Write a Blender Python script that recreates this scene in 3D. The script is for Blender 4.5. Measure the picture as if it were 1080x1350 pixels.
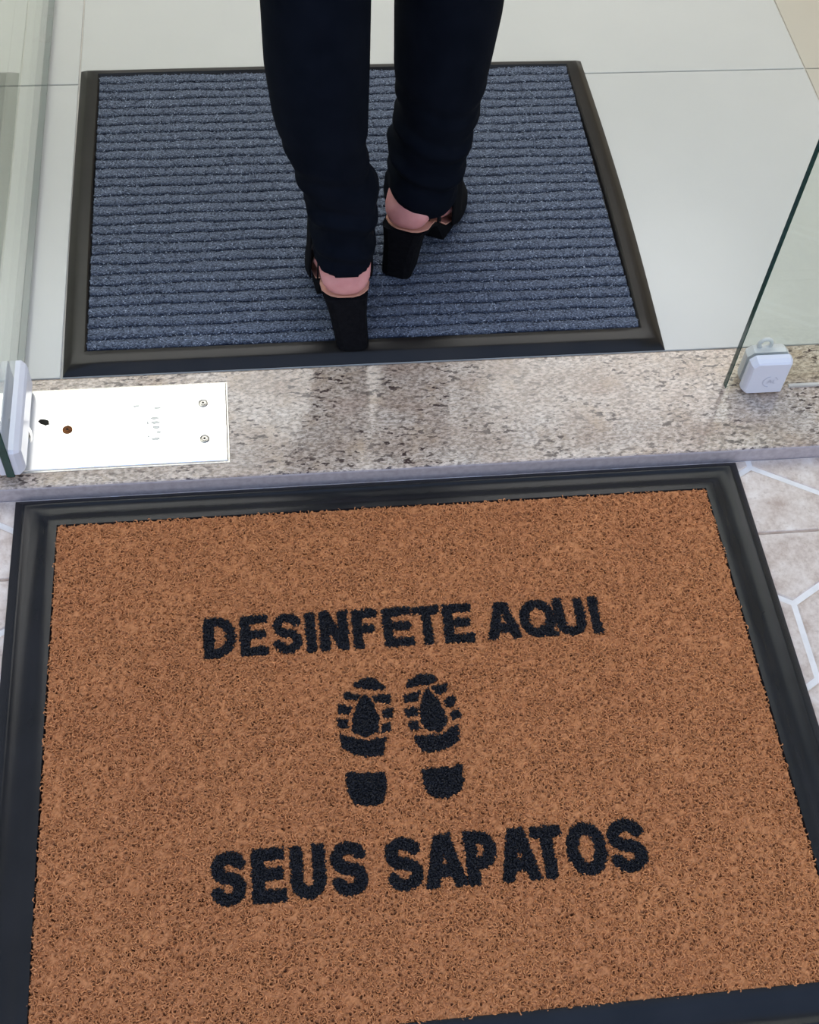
import bpy, bmesh, math, random
import numpy as np
from mathutils import Vector, Matrix
random.seed(7); rng = np.random.default_rng(11)
S = bpy.context.scene
for o in list(bpy.data.objects): bpy.data.objects.remove(o)
COL = S.collection

# ------------------------------------------------------------------ camera
F_PX, PITCH, YAW, ROLL = 1685.3, 0.96159, 0.18331, 0.09319
cam_d = bpy.data.cameras.new('camera'); cam = bpy.data.objects.new('camera', cam_d); COL.objects.link(cam)
fw = Vector((math.sin(YAW)*math.cos(PITCH), math.cos(YAW)*math.cos(PITCH), -math.sin(PITCH)))
rt = Vector((math.cos(YAW), -math.sin(YAW), 0)); upv = rt.cross(fw)
r2 = math.cos(ROLL)*rt + math.sin(ROLL)*upv; u2 = -math.sin(ROLL)*rt + math.cos(ROLL)*upv
M = Matrix((r2, u2, -fw)).transposed().to_4x4(); M.translation = Vector((-0.14368, -0.91246, 1.31575))
cam.matrix_world = M
cam_d.sensor_fit = 'VERTICAL'; cam_d.sensor_height = 24.0; cam_d.lens = F_PX/1350*24.0
cam_d.clip_start = 0.02; cam_d.clip_end = 200
S.camera = cam

# ------------------------------------------------------------------ world, exposure
w = bpy.data.worlds.new('sky'); S.world = w; w.use_nodes = True
nt = w.node_tree; bg = nt.nodes['Background']
tc = nt.nodes.new('ShaderNodeTexCoord'); sx = nt.nodes.new('ShaderNodeSeparateXYZ'); nt.links.new(tc.outputs['Generated'], sx.inputs[0])
rp = nt.nodes.new('ShaderNodeValToRGB'); nt.links.new(sx.outputs['Z'], rp.inputs['Fac']); nt.links.new(rp.outputs['Color'], bg.inputs[0])
rp.color_ramp.elements[0].position = .05; rp.color_ramp.elements[0].color = (1.0, .96, .90, 1)      # hazy white horizon
rp.color_ramp.elements[1].position = .85; rp.color_ramp.elements[1].color = (.44, .62, 1.0, 1)      # blue overhead
bg.inputs[1].default_value = 1.4
S.view_settings.view_transform = 'Standard'; S.view_settings.look = 'None'
S.view_settings.gamma = 1; S.view_settings.use_curve_mapping = False
S.view_settings.exposure = 0.0
PANEL_L = 3.9                                                     # luminous ceiling panels

# ------------------------------------------------------------------ helpers
def tag(o, label=None, cat=None, group=None, kind=None):
    if label: o['label'] = label
    if cat: o['category'] = cat
    if group: o['group'] = group
    if kind: o['kind'] = kind
    return o
def empty(name, loc=(0, 0, 0)):
    o = bpy.data.objects.new(name, None); o.empty_display_size = .05; o.location = loc; COL.objects.link(o); return o
def link(name, me, mat=None, parent=None, smooth=False):
    o = bpy.data.objects.new(name, me); COL.objects.link(o)
    if mat:
        for m in (mat if isinstance(mat, (list, tuple)) else [mat]): me.materials.append(m)
    if parent:
        o.parent = parent
        if parent.type == 'EMPTY' and parent.location.length > 0: o.matrix_parent_inverse = Matrix.Translation(-parent.location)
    if smooth: me.polygons.foreach_set('use_smooth', [True]*len(me.polygons))
    return o
def pydata(name, v, f, mat=None, parent=None, smooth=False):
    me = bpy.data.meshes.new(name); me.from_pydata([tuple(map(float, p)) for p in v], [], f); me.validate(); me.update()
    bm = bmesh.new(); bm.from_mesh(me); bmesh.ops.recalc_face_normals(bm, faces=bm.faces); bm.to_mesh(me); bm.free()
    return link(name, me, mat, parent, smooth)
def from_bm(name, bm, mat=None, parent=None, smooth=False):
    me = bpy.data.meshes.new(name); bmesh.ops.recalc_face_normals(bm, faces=bm.faces); bm.to_mesh(me); bm.free()
    return link(name, me, mat, parent, smooth)
def box_bm(x0, x1, y0, y1, z0, z1, bev=0.0, seg=2, bm=None):
    nb = bmesh.new()
    bmesh.ops.create_cube(nb, size=1)
    for v in nb.verts:
        v.co = Vector(((x0+x1)/2+v.co.x*(x1-x0), (y0+y1)/2+v.co.y*(y1-y0), (z0+z1)/2+v.co.z*(z1-z0)))
    if bev: bmesh.ops.bevel(nb, geom=list(nb.edges), offset=bev, segments=seg, profile=.5, affect='EDGES')
    if bm is None: return nb
    me = bpy.data.meshes.new('t'); nb.to_mesh(me); nb.free(); bm.from_mesh(me); bpy.data.meshes.remove(me); return bm
def box(name, x0, x1, y0, y1, z0, z1, mat, parent=None, bev=0.0, seg=2):
    return from_bm(name, box_bm(x0, x1, y0, y1, z0, z1, bev, seg), mat, parent)
def fast_mesh(name, V, Q, attr=None):
    me = bpy.data.meshes.new(name); n, m = len(V), len(Q)
    me.vertices.add(n); me.vertices.foreach_set('co', V.astype(np.float32).ravel())
    me.loops.add(4*m); me.loops.foreach_set('vertex_index', Q.astype(np.int32).ravel())
    me.polygons.add(m); me.polygons.foreach_set('loop_start', np.arange(0, 4*m, 4, dtype=np.int32))
    me.polygons.foreach_set('loop_total', np.full(m, 4, np.int32))
    me.update(calc_edges=True)
    if attr is not None:
        a = me.attributes.new('strand', 'FLOAT', 'POINT'); a.data.foreach_set('value', attr.astype(np.float32))
    me.polygons.foreach_set('use_smooth', np.ones(m, bool))
    return me
def strands(C, R, th0, th1, nrm, rad, segs, tone, sides=3):
    """N curled strands: arcs of radius R about centre C in the plane of normal nrm"""
    N = len(C); nrm = nrm/np.linalg.norm(nrm, axis=1, keepdims=True)
    a = np.where(np.abs(nrm[:, 2:3]) < .9, np.array([[0, 0, 1.]]), np.array([[1., 0, 0]]))
    u = np.cross(nrm, a); u /= np.linalg.norm(u, axis=1, keepdims=True); v = np.cross(nrm, u)
    t = np.linspace(0, 1, segs+1)[None, :]; th = th0[:, None]+(th1-th0)[:, None]*t
    er = np.cos(th)[..., None]*u[:, None]+np.sin(th)[..., None]*v[:, None]
    P = C[:, None]+R[:, None, None]*er
    rr = rad[:, None]*np.where((t == 0) | (t == 1), .45, 1.)
    out = []
    for k in range(sides):
        ph = 2*math.pi*k/sides
        out.append(P+rr[..., None]*(math.cos(ph)*er+math.sin(ph)*nrm[:, None]))
    V = np.stack(out, 2).reshape(-1, 3)
    idx = np.arange(N*(segs+1)*sides).reshape(N, segs+1, sides)
    q = [np.stack([idx[:, :-1, k], idx[:, :-1, (k+1) % sides], idx[:, 1:, (k+1) % sides], idx[:, 1:, k]], -1) for k in range(sides)]
    return V, np.stack(q, 2).reshape(-1, 4), np.repeat(tone, (segs+1)*sides)
def loft(rings, cap=True):
    v = [p for r in rings for p in r]; n = len(rings[0]); f = []
    for i in range(len(rings)-1):
        for k in range(n): f.append((i*n+k, i*n+(k+1) % n, (i+1)*n+(k+1) % n, (i+1)*n+k))
    if cap: f.append(tuple(range(n))[::-1]); f.append(tuple(range((len(rings)-1)*n, len(rings)*n)))
    return v, f
def limb(pts, rads, n=14, squash=None):
    """tapered tube with rounded ends along a polyline"""
    P = [Vector(p) for p in pts]; rings = []
    def fr(d):
        d = d.normalized(); a = Vector((0, 1, 0)) if abs(d.y) < .9 else Vector((1, 0, 0))
        x = d.cross(a).normalized(); return x, d.cross(x)
    def ring(c, d, r):
        x, y = fr(d); return [c+x*math.cos(2*math.pi*k/n)*r+y*math.sin(2*math.pi*k/n)*r for k in range(n)]
    d0 = P[1]-P[0]; d1 = P[-1]-P[-2]
    for a in (80, 45, 20):
        rings.append(ring(P[0]-d0.normalized()*rads[0]*math.sin(math.radians(a)), d0, rads[0]*math.cos(math.radians(a))))
    for i, p in enumerate(P):
        d = (P[min(i+1, len(P)-1)]-P[max(i-1, 0)]); rings.append(ring(p, d, rads[i]))
    for a in (20, 45, 80):
        rings.append(ring(P[-1]+d1.normalized()*rads[-1]*math.sin(math.radians(a)), d1, rads[-1]*math.cos(math.radians(a))))
    return loft(rings)
def fuse(name, pieces, voxel, mat, parent, smooth_it=4):
    """union of closed shells into one continuous surface"""
    v, f = [], []
    for pv, pf in pieces:
        o = len(v); v += [tuple(p) for p in pv]; f += [tuple(i+o for i in q) for q in pf]
    o = pydata(name, v, f)
    m = o.modifiers.new('r', 'REMESH'); m.mode = 'VOXEL'; m.voxel_size = voxel
    if smooth_it:
        s = o.modifiers.new('s', 'SMOOTH'); s.iterations = smooth_it; s.factor = .5
    dg = bpy.context.evaluated_depsgraph_get(); me = bpy.data.meshes.new_from_object(o.evaluated_get(dg))
    old = o.data; bpy.data.objects.remove(o); bpy.data.meshes.remove(old); me.name = name
    return link(name, me, mat, parent, True)

# ------------------------------------------------------------------ materials
def new_mat(name):
    m = bpy.data.materials.new(name); m.use_nodes = True
    return m, m.node_tree, m.node_tree.nodes['Principled BSDF']
def N(t, kind, **kw):
    n = t.nodes.new(kind)
    for k, v in kw.items(): setattr(n, k, v)
    return n
def coords(t, scale=(1, 1, 1), rot=(0, 0, 0)):
    g = N(t, 'ShaderNodeNewGeometry'); mp = N(t, 'ShaderNodeMapping'); mp.inputs['Scale'].default_value = scale; mp.inputs['Rotation'].default_value = rot
    t.links.new(g.outputs['Position'], mp.inputs['Vector']); return mp.outputs['Vector']
def noise(t, vec, scale, detail=3, rough=.55):
    n = N(t, 'ShaderNodeTexNoise'); n.inputs['Scale'].default_value = scale; n.inputs['Detail'].default_value = detail; n.inputs['Roughness'].default_value = rough
    t.links.new(vec, n.inputs['Vector']); return n.outputs['Fac']
def ramp(t, fac, stops):
    r = N(t, 'ShaderNodeValToRGB'); e = r.color_ramp.elements
    while len(e) < len(stops): e.new(.5)
    for el, (p, c) in zip(e, stops): el.position = p; el.color = (*c, 1) if len(c) == 3 else c
    t.links.new(fac, r.inputs['Fac']); return r.outputs['Color']
def mix(t, fac, a, b, mode='MIX'):
    n = N(t, 'ShaderNodeMix', data_type='RGBA', blend_type=mode)
    for s, x in ((n.inputs['Factor'], fac), (n.inputs[6], a), (n.inputs[7], b)):
        if isinstance(x, (int, float)): s.default_value = x
        elif isinstance(x, tuple): s.default_value = (*x, 1)
        else: t.links.new(x, s)
    return n.outputs[2]
def bump(t, b, h, strength, dist):
    n = N(t, 'ShaderNodeBump'); n.inputs['Strength'].default_value = strength; n.inputs['Distance'].default_value = dist
    t.links.new(h, n.inputs['Height']); t.links.new(n.outputs['Normal'], b.inputs['Normal'])
def simple(name, c0, c1, scale, rough, spec=.5, metal=0, bstr=0, bdist=.0005, stretch=(1, 1, 1), lo=.35, hi=.65):
    m, t, b = new_mat(name); v = coords(t, stretch); f = noise(t, v, scale, 4)
    t.links.new(ramp(t, f, [(lo, c0), (hi, c1)]), b.inputs['Base Color'])
    b.inputs['Roughness'].default_value = rough; b.inputs['Specular IOR Level'].default_value = spec; b.inputs['Metallic'].default_value = metal
    if bstr: bump(t, b, f, bstr, bdist)
    return m
def strand_mat(name, c0, c1, rough, big=None, mid=None):
    m, t, b = new_mat(name); a = N(t, 'ShaderNodeAttribute', attribute_name='strand')
    c = ramp(t, a.outputs['Fac'], [(0, c0)]+([mid] if mid else [])+[(1, c1)])
    if big:
        f = noise(t, coords(t), 9, 3); c = mix(t, ramp(t, f, [(.35, (0, 0, 0)), (.7, (1, 1, 1))]), c, mix(t, 1.0, c, big, 'MULTIPLY'))
    t.links.new(c, b.inputs['Base Color']); b.inputs['Roughness'].default_value = rough; b.inputs['Specular IOR Level'].default_value = .25
    return m

M_COIL = strand_mat('vinyl_coil_tan', (.085, .028, .010), (.64, .275, .112), .65, (.94, .91, .91), (.16, (.37, .138, .046)))   # low end: shade inside the pits, put into the colour
M_COILBASE = simple('vinyl_backing_tan', (.21, .078, .033), (.30, .11, .046), 60, .8, .2)
M_BLACKCOIL = strand_mat('vinyl_coil_black', (.003, .0035, .006), (.011, .012, .018), .5)
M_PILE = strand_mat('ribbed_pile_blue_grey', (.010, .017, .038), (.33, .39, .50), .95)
t = M_PILE.node_tree; b = t.nodes['Principled BSDF']; src = b.inputs['Base Color'].links[0].from_socket      # two-tone twisted yarn
t.links.new(mix(t, 1.0, src, ramp(t, noise(t, coords(t, (.55, 1, 1)), 620, 2, .6), [(.36, (.30, .31, .34)), (.62, (1.45, 1.44, 1.42))]), 'MULTIPLY'), b.inputs['Base Color'])
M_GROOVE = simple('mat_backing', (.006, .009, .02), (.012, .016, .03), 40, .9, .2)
M_RUBBER = simple('black_rubber', (.006, .007, .009), (.011, .012, .015), 14, .27, .24, bstr=.15, bdist=.0004, lo=.3, hi=.7)
M_RUBBER_IN = simple('worn_rubber', (.007, .007, .008), (.014, .013, .0125), 14, .28, .25, bstr=.15, bdist=.0004, lo=.3, hi=.7)
M_TROUSER = simple('black_stretch_cloth', (.0016, .0030, .0068), (.0030, .0048, .0098), 30, .9, .06, bstr=.2, bdist=.001)
M_SHOE = simple('black_suede', (.002, .0025, .004), (.005, .0055, .0075), 200, .8, .08, bstr=.2, bdist=.0003)
M_BLOUSE = simple('dark_blouse_cloth', (.012, .014, .02), (.02, .022, .03), 30, .8, .2)
M_HAIR = simple('dark_brown_hair', (.012, .007, .004), (.035, .02, .012), 90, .5, .4, stretch=(6, 6, .6), bstr=.5, bdist=.002)
M_INSOLE = simple('nude_insole', (.50, .25, .19), (.55, .29, .22), 50, .6)
M_CAP = simple('white_metal_cover', (.60, .62, .70), (.66, .68, .75), 8, .30, .5)
M_CAPMARK = simple('embossed_mark_grey', (.46, .48, .56), (.50, .52, .60), 8, .35)
M_CHROME = simple('chrome', (.70, .70, .70), (.78, .78, .78), 8, .12, .5, 1)
M_STEEL = simple('brushed_steel', (.80, .81, .80), (.86, .87, .86), 30, .24, .5, 1, stretch=(2, 40, 2), bstr=.03, bdist=.0002)
M_STEELMARK = simple('stamped_steel_mark', (.42, .44, .44), (.48, .50, .50), 30, .5, .5, .6)
M_RUST = simple('rust', (.10, .035, .012), (.35, .14, .045), 300, .8, .2, lo=.3, hi=.7)
M_DARK = simple('dark_hole', (.012, .011, .008), (.03, .028, .02), 200, .8, .2)
M_SCREW = simple('screw_steel', (.35, .34, .32), (.5, .49, .46), 200, .3, .5, 1)
M_GROUT_IN = simple('beige_joint', (.47, .45, .41), (.55, .53, .49), 40, .8, .2)
M_GROUT_OUT = simple('white_grout', (.72, .69, .66), (.80, .77, .74), 60, .8, .2)
M_WALL = simple('white_wall_paint', (.74, .74, .72), (.78, .78, .76), 3, .8, .2)
M_BEIGE = simple('warm_beige_wall_paint', (.50, .42, .30), (.55, .46, .33), 3, .8, .2)
M_CEIL = simple('white_ceiling', (.80, .80, .79), (.83, .83, .82), 3, .85, .2)
M_EYE = simple('eye_white', (.6, .6, .58), (.65, .65, .62), 20, .2)
M_IRIS = simple('dark_iris', (.02, .012, .008), (.03, .02, .01), 90, .2)
M_LIP = simple('lip', (.35, .10, .09), (.40, .13, .11), 60, .45)
def polished_tile(name, c0, c1):
    m, t, b = new_mat(name); f = noise(t, coords(t), 2.2, 4)
    t.links.new(ramp(t, f, [(.3, c0), (.7, c1)]), b.inputs['Base Color'])
    b.inputs['Roughness'].default_value = .22; b.inputs['Specular IOR Level'].default_value = .45
    return m
M_TILE = polished_tile('polished_white_porcelain', (.435, .448, .440), (.475, .488, .478))
M_TILEB = polished_tile('polished_cream_porcelain', (.41, .39, .335), (.445, .425, .37))
# skin
m, t, b = new_mat('skin'); M_SKIN = m
f = noise(t, coords(t), 40, 4); t.links.new(ramp(t, f, [(.35, (.50, .215, .215)), (.7, (.60, .29, .29))]), b.inputs['Base Color'])
b.inputs['Roughness'].default_value = .38; b.inputs['Subsurface Weight'].default_value = .15; b.inputs['Subsurface Radius'].default_value = (.012, .004, .002)
b.inputs['Subsurface Scale'].default_value = .5
# granite
m, t, b = new_mat('polished_granite'); M_GRANITE = m
v = coords(t, (1, 1.9, 1), (0, 0, math.radians(-52)))
base = ramp(t, noise(t, v, 11, 4), [(.3, (.42, .325, .26)), (.5, (.52, .435, .365)), (.72, (.59, .525, .465))])
gr = ramp(t, noise(t, v, 150, 3), [(.38, (.55, .52, .49)), (.62, (1.12, 1.11, 1.10))])
base = mix(t, 1.0, base, gr, 'MULTIPLY')
warm = ramp(t, noise(t, coords(t), 30, 2), [(.55, (0, 0, 0)), (.75, (.5, .5, .5))])
base = mix(t, warm, base, (.47, .35, .24))
v2 = coords(t, (1, 2.1, 1.3), (.2, 0, math.radians(-50)))
d1 = ramp(t, noise(t, v2, 84, 2.5, .55), [(.565, (0, 0, 0)), (.615, (1, 1, 1))])
cl = ramp(t, noise(t, coords(t), 14, 2), [(.36, (.2, .2, .2)), (.56, (1, 1, 1))])
fl = mix(t, 1.0, d1, cl, 'MULTIPLY')
base = mix(t, fl, base, (.055, .036, .032))
d2 = ramp(t, noise(t, v, 250, 2, .5), [(.57, (0, 0, 0)), (.65, (.8, .8, .8))])
base = mix(t, d2, base, (.15, .125, .11))
t.links.new(base, b.inputs['Base Color']); b.inputs['Roughness'].default_value = .10; b.inputs['Specular IOR Level'].default_value = .52
M_GRANITE_EDGE = simple('sawn_granite_edge', (.33, .30, .32), (.42, .385, .41), 120, .5, .4)
# paving tile
m, t, b = new_mat('mottled_pinkish_ceramic'); M_PAVE = m
f = noise(t, coords(t), 34, 8, .75); f2 = noise(t, coords(t), 140, 3, .6)
c = ramp(t, f, [(.34, (.42, .32, .265)), (.5, (.60, .505, .44)), (.66, (.72, .645, .585))])
c = mix(t, ramp(t, f2, [(.56, (0, 0, 0)), (.70, (.55, .55, .55))]), c, (.40, .31, .25))
t.links.new(c, b.inputs['Base Color']); b.inputs['Roughness'].default_value = .45; bump(t, b, f2, .1, .0005)
# glass: clear sheet, greenish tint, Fresnel reflection
m, t, b = new_mat('clear_float_glass'); M_GLASS = m; t.nodes.remove(b)
tr = N(t, 'ShaderNodeBsdfTransparent'); tr.inputs[0].default_value = (.945, .965, .925, 1)
gl = N(t, 'ShaderNodeBsdfGlossy'); gl.inputs['Roughness'].default_value = .0; gl.inputs[0].default_value = (1, 1, 1, 1)
fr = N(t, 'ShaderNodeFresnel'); mx = N(t, 'ShaderNodeMixShader')
gg = N(t, 'ShaderNodeNewGeometry'); mr = N(t, 'ShaderNodeMapRange'); mr.inputs['To Min'].default_value = 1.5; mr.inputs['To Max'].default_value = 1/1.5
t.links.new(gg.outputs['Backfacing'], mr.inputs['Value']); t.links.new(mr.outputs[0], fr.inputs['IOR'])   # same index on both faces of the sheet
t.links.new(fr.outputs[0], mx.inputs[0]); t.links.new(tr.outputs[0], mx.inputs[1]); t.links.new(gl.outputs[0], mx.inputs[2])
t.links.new(mx.outputs[0], t.nodes['Material Output'].inputs['Surface'])
M_GLASSEDGE = simple('green_glass_edge', (.008, .035, .026), (.014, .055, .042), 30, .15, .5)
M_PANEL, t, b = new_mat('led_diffuser')
b.inputs['Base Color'].default_value = (.9, .9, .9, 1); b.inputs['Emission Color'].default_value = (1, .985, .955, 1); b.inputs['Emission Strength'].default_value = PANEL_L

# ------------------------------------------------------------------ setting
ZI, ZG, ZO = .010, .012, -.012           # inside floor, granite top, outside paving
YG0, YG1 = .050, .2275
fl_in = box('floor', -2.0, 2.4, YG1, 4.6, ZI-.06, ZI-.0025, M_GROUT_IN); tag(fl_in, 'pale polished porcelain floor inside the doorway', 'floor', kind='structure')
XJ = [-2.0, -1.614, -.414, .786, 1.986, 2.4]; YJ = [YG1+.001, .842, 1.457, 2.072, 2.687, 3.302, 3.917, 4.6]
for i in range(len(XJ)-1):
    for j in range(len(YJ)-1):
        g = .0011
        box('tile', XJ[i]+g, XJ[i+1]-g, YJ[j]+g, YJ[j+1]-g, ZI-.012, ZI, M_TILEB if XJ[i] > .7 else M_TILE, fl_in, .0008, 1)
pave = box('pavement', -4, 4, -5, YG0, -.09, ZO-.0018, M_GROUT_OUT); tag(pave, 'pinkish hexagon paving outside the threshold', 'pavement', kind='structure')
# hexagonal tiles, cut by the joints of the square ceramic sheets they are moulded on
def clip(poly, ax, val, keep_less):
    out = []
    for i in range(len(poly)):
        a, b_ = poly[i], poly[(i+1) % len(poly)]
        ia = (a[ax] <= val) == keep_less; ib = (b_[ax] <= val) == keep_less
        if ia: out.append(a)
        if ia != ib:
            s = (val-a[ax])/(b_[ax]-a[ax]); out.append((a[0]+s*(b_[0]-a[0]), a[1]+s*(b_[1]-a[1])))
    return out
def area(p): return abs(sum(p[i][0]*p[(i+1) % len(p)][1]-p[(i+1) % len(p)][0]*p[i][1] for i in range(len(p))))/2
def hexes():
    s = .1045; W = s*math.sqrt(3); cx0, cy0 = .4835, -.0655; out = []
    for r in range(-2, 12):
        for k in range(-9, 9):
            cx = cx0+k*W+(r % 2)*W/2; cy = cy0-r*1.5*s
            if abs(cx) < 1.5: out.append([(cx+(s-.0045)*math.sin(a), cy+(s-.0045)*math.cos(a)) for a in [math.pi/3*q for q in range(6)]])
    return out
def prism(name, poly, z0, z1, mat, parent, inset=.0025):
    c = (sum(p[0] for p in poly)/len(poly), sum(p[1] for p in poly)/len(poly)); n = len(poly)
    top = []
    for p in poly:
        d = math.hypot(p[0]-c[0], p[1]-c[1]); k = max(0, (d-inset)/d); top.append((c[0]+(p[0]-c[0])*k, c[1]+(p[1]-c[1])*k))
    v = [(*p, z0) for p in poly]+[(*p, z1-.0012) for p in poly]+[(*p, z1) for p in top]
    f = [tuple(range(n))[::-1], tuple(range(2*n, 3*n))]
    for l in (0, 1): f += [(l*n+i, l*n+(i+1) % n, (l+1)*n+(i+1) % n, (l+1)*n+i) for i in range(n)]
    return pydata(name, v, f, mat, parent)
PER = .47; cuts = [-.0655-PER*k for k in range(0, 4)]
for side in (0, 1):
    for h in hexes():
        if side == 0: p = clip([(x-.0905-.012, y) for x, y in h], 0, -.0008, True)
        else: p = clip(h, 0, .0008, False)
        p = clip(p, 1, YG0-.001, True)
        p = clip(p, 1, -1.45, False) if p else p
        if len(p) < 3: continue
        pieces = []; rest = p
        for c in cuts:
            hi_ = clip(rest, 1, c+.0016, False); rest = clip(rest, 1, c-.0016, True)
            if len(hi_) >= 3: pieces.append(hi_)
            if len(rest) < 3: break
        if len(rest) >= 3: pieces.append(rest)
        for q in pieces:
            if area(q) > 2e-4: prism('tile', q, ZO-.01, ZO-random.uniform(0, .0004), M_PAVE, pave)
M_JOINT = simple('brown_joint', (.36, .27, .22), (.46, .37, .31), 60, .8, .2)
for c in cuts[:3]: box('joint', -1.6, 1.6, c-.0015, c+.0015, ZO-.01, ZO-.0009, M_JOINT, pave)
# threshold slab
bm = box_bm(-2.0, 2.4, YG0, YG1-.0005, -.06, ZG, .003, 2)
th = from_bm('trim_1', bm, [M_GRANITE, M_GRANITE_EDGE]); tag(th, 'polished speckled granite threshold between the two mats', 'threshold', kind='structure')
for p in th.data.polygons:
    if p.normal.y < -.5: p.material_index = 1
# room shell
def wall(name, label, *a, mat=M_WALL):
    o = box(name, *a, mat); tag(o, label, 'wall', kind='structure'); return o
wall('wall_back', 'white back wall of the shop', -2.1, 2.5, 4.6, 4.7, -.05, 2.9)
wall('wall_left', 'white left wall of the shop', -2.1, -2.0, .23, 4.6, -.05, 2.9)
wall('wall_right', 'warm beige right wall of the shop', 2.4, 2.5, .23, 4.6, -.05, 2.9, mat=M_BEIGE)
wall('wall_front_left', 'white facade wall left of the door', -4, -.62, .10, .23, ZG, 2.2)
wall('wall_front_right', 'white facade wall right of the fixed glass', 1.55, 4, .10, .23, ZG, 2.2)
wall('wall_front_top', 'white facade wall above the doorway', -4, 4, .10, .23, 2.2, 3.6)
ce = box('ceiling', -2.1, 2.5, .23, 4.7, 2.8, 2.9, M_CEIL); tag(ce, 'white shop ceiling', 'ceiling', kind='structure')
k = 0
for ix, x in enumerate((-1.30, 0.02, 1.34)):
    for iy, y in enumerate((1.55, 2.83)):
        e = empty('ceiling_light', (x, y, 2.8))
        col = ('left', 'middle', 'right')[ix]; row = ('nearer the door', 'farther from the door')[iy]
        tag(e, 'square white LED panel in the ceiling, %s column, %s' % (col, row), 'light', 'LED panels in the shop ceiling')
        box('diffuser', x-.60, x+.60, y-.58, y+.58, 2.772, 2.786, M_PANEL, e)
        bm = bmesh.new()
        for a in ((x-.62, x-.60, y-.60, y+.60), (x+.60, x+.62, y-.60, y+.60), (x-.60, x+.60, y-.60, y-.58), (x-.60, x+.60, y+.58, y+.60)): box_bm(*a, 2.768, 2.80, bm=bm)
        from_bm('light_frame', bm, M_CEIL, e)

# ------------------------------------------------------------------ glass door (open inwards, edge on) and fixed glass
def pane(name, x0, x1, y0, y1, z0, z1, thin, parent):
    o = box(name, x0, x1, y0, y1, z0, z1, [M_GLASS, M_GLASSEDGE], parent, .0008, 1)
    for p in o.data.polygons: p.material_index = 0 if abs(p.normal[thin]) > .9 else 1
    return o
def cover(name, P, mat, parent):
    """bevelled cap: P(u,v,h) maps plate coordinates to the scene; outline with cut corners"""
    def outline(s, ch):
        a, b_ = P['u'], P['v']; u0, u1, v0, v1 = a[0]+s, a[1]-s, b_[0]+s, b_[1]-s
        c0, c1, c2, c3 = [max(.0005, c-ch) for c in P['cut']]
        return [(u0+c0, v0), (u1-c1, v0), (u1, v0+c1), (u1, v1-c2), (u1-c2, v1), (u0+c3, v1), (u0, v1-c3), (u0, v0+c0)]
    rings = [[P['f'](u, v, h) for u, v in outline(s, s*.4)] for s, h in ((0, 0), (0, P['h']*.45), (P['bev']*.5, P['h']*.85), (P['bev'], P['h']))]
    v, f = loft(rings); return pydata(name, v, f, mat, parent)
door = empty('door_1', (-.467, .135, ZG)); tag(door, 'frameless glass door standing open inwards at the left', 'door', kind='structure')
GX0, GX1 = -.470, -.460
pane('glass_pane', GX0, GX1, .062, 1.30, .020, 2.12, 0, door)
pf = cover('patch_fitting', dict(u=(.064, .215), v=(.019, .068), cut=(.004, .004, .004, .004), h=.014, bev=.009, f=lambda u, v, h: (GX1+h, u, v)), M_CAP, door)
cover('patch_fitting', dict(u=(.064, .215), v=(.019, .068), cut=(.004, .004, .004, .004), h=.014, bev=.009, f=lambda u, v, h: (GX0-h, u, v)), M_CAP, door)
v, f = limb([(-.462, .135, .013), (-.462, .135, .026)], [.017, .015], 20); pydata('pivot', v, f, M_CHROME, door, True)

win = empty('window_1', (1.0, .16, ZG)); tag(win, 'fixed clear glass pane with green edge on the granite at right', 'window', kind='structure')
pane('glass_pane', .472, 1.54, .155, .165, ZG-.004, 2.19, 1, win)
box('sealing_bead', .56, 1.54, .151, .155, ZG, ZG+.0035, M_GROUT_IN, win)
cl_f = cover('glass_clamp', dict(u=(.490, .547), v=(.014, .077), cut=(.005, .002, .004, .007), h=.015, bev=.0038, f=lambda u, v, h: (u, .155-h, v)), M_CAP, win)
tag(cl_f, 'white bevelled clamp cover on the outer face')
# faint round emblem pressed into the cover
def arc_strip(cx, cz, r, w, a0, a1, y, n=18):
    v, f = [], []
    for i in range(n+1):
        a = math.radians(a0+(a1-a0)*i/n)
        for rr in (r-w/2, r+w/2): v += [(cx+rr*math.cos(a), y, cz+rr*math.sin(a)), (cx+rr*math.cos(a), y+.001, cz+rr*math.sin(a))]
    for i in range(n): q = i*4; f += [(q, q+2, q+6, q+4), (q, q+4, q+5, q+1), (q+2, q+3, q+7, q+6)]
    return v, f
ev, ef = [], []
for a in ((.523, .040, .010, .0012, 100, 265), (.523, .040, .010, .0010, 20, 60)):
    v, f = arc_strip(*a, .1394); o = len(ev); ev += v; ef += [tuple(i+o for i in q) for q in f]
for (x0, z0, x1, z1) in ((.519, .037, .522, .044), (.522, .044, .525, .037), (.5205, .0395, .5238, .0395), (.527, .044, .527, .037), (.527, .037, .530, .037)):
    d = Vector((x1-x0, 0, z1-z0)).normalized(); n_ = Vector((-d.z, 0, d.x))*.0005
    o = len(ev); ev += [(x0+n_.x, .1394, z0+n_.z), (x0-n_.x, .1394, z0-n_.z), (x1-n_.x, .1394, z1-n_.z), (x1+n_.x, .1394, z1+n_.z)]; ef.append((o, o+1, o+2, o+3))
o = pydata('emblem', ev, ef, M_CAPMARK, cl_f)
cover('glass_clamp', dict(u=(.492, .549), v=(.014, .0705), cut=(.006, .003, .005, .008), h=.017, bev=.003, f=lambda u, v, h: (u, .165+h, v)), M_CAP, win)
bm = bmesh.new()                                                       # small eyelet on the inner plate
rr = []
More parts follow.
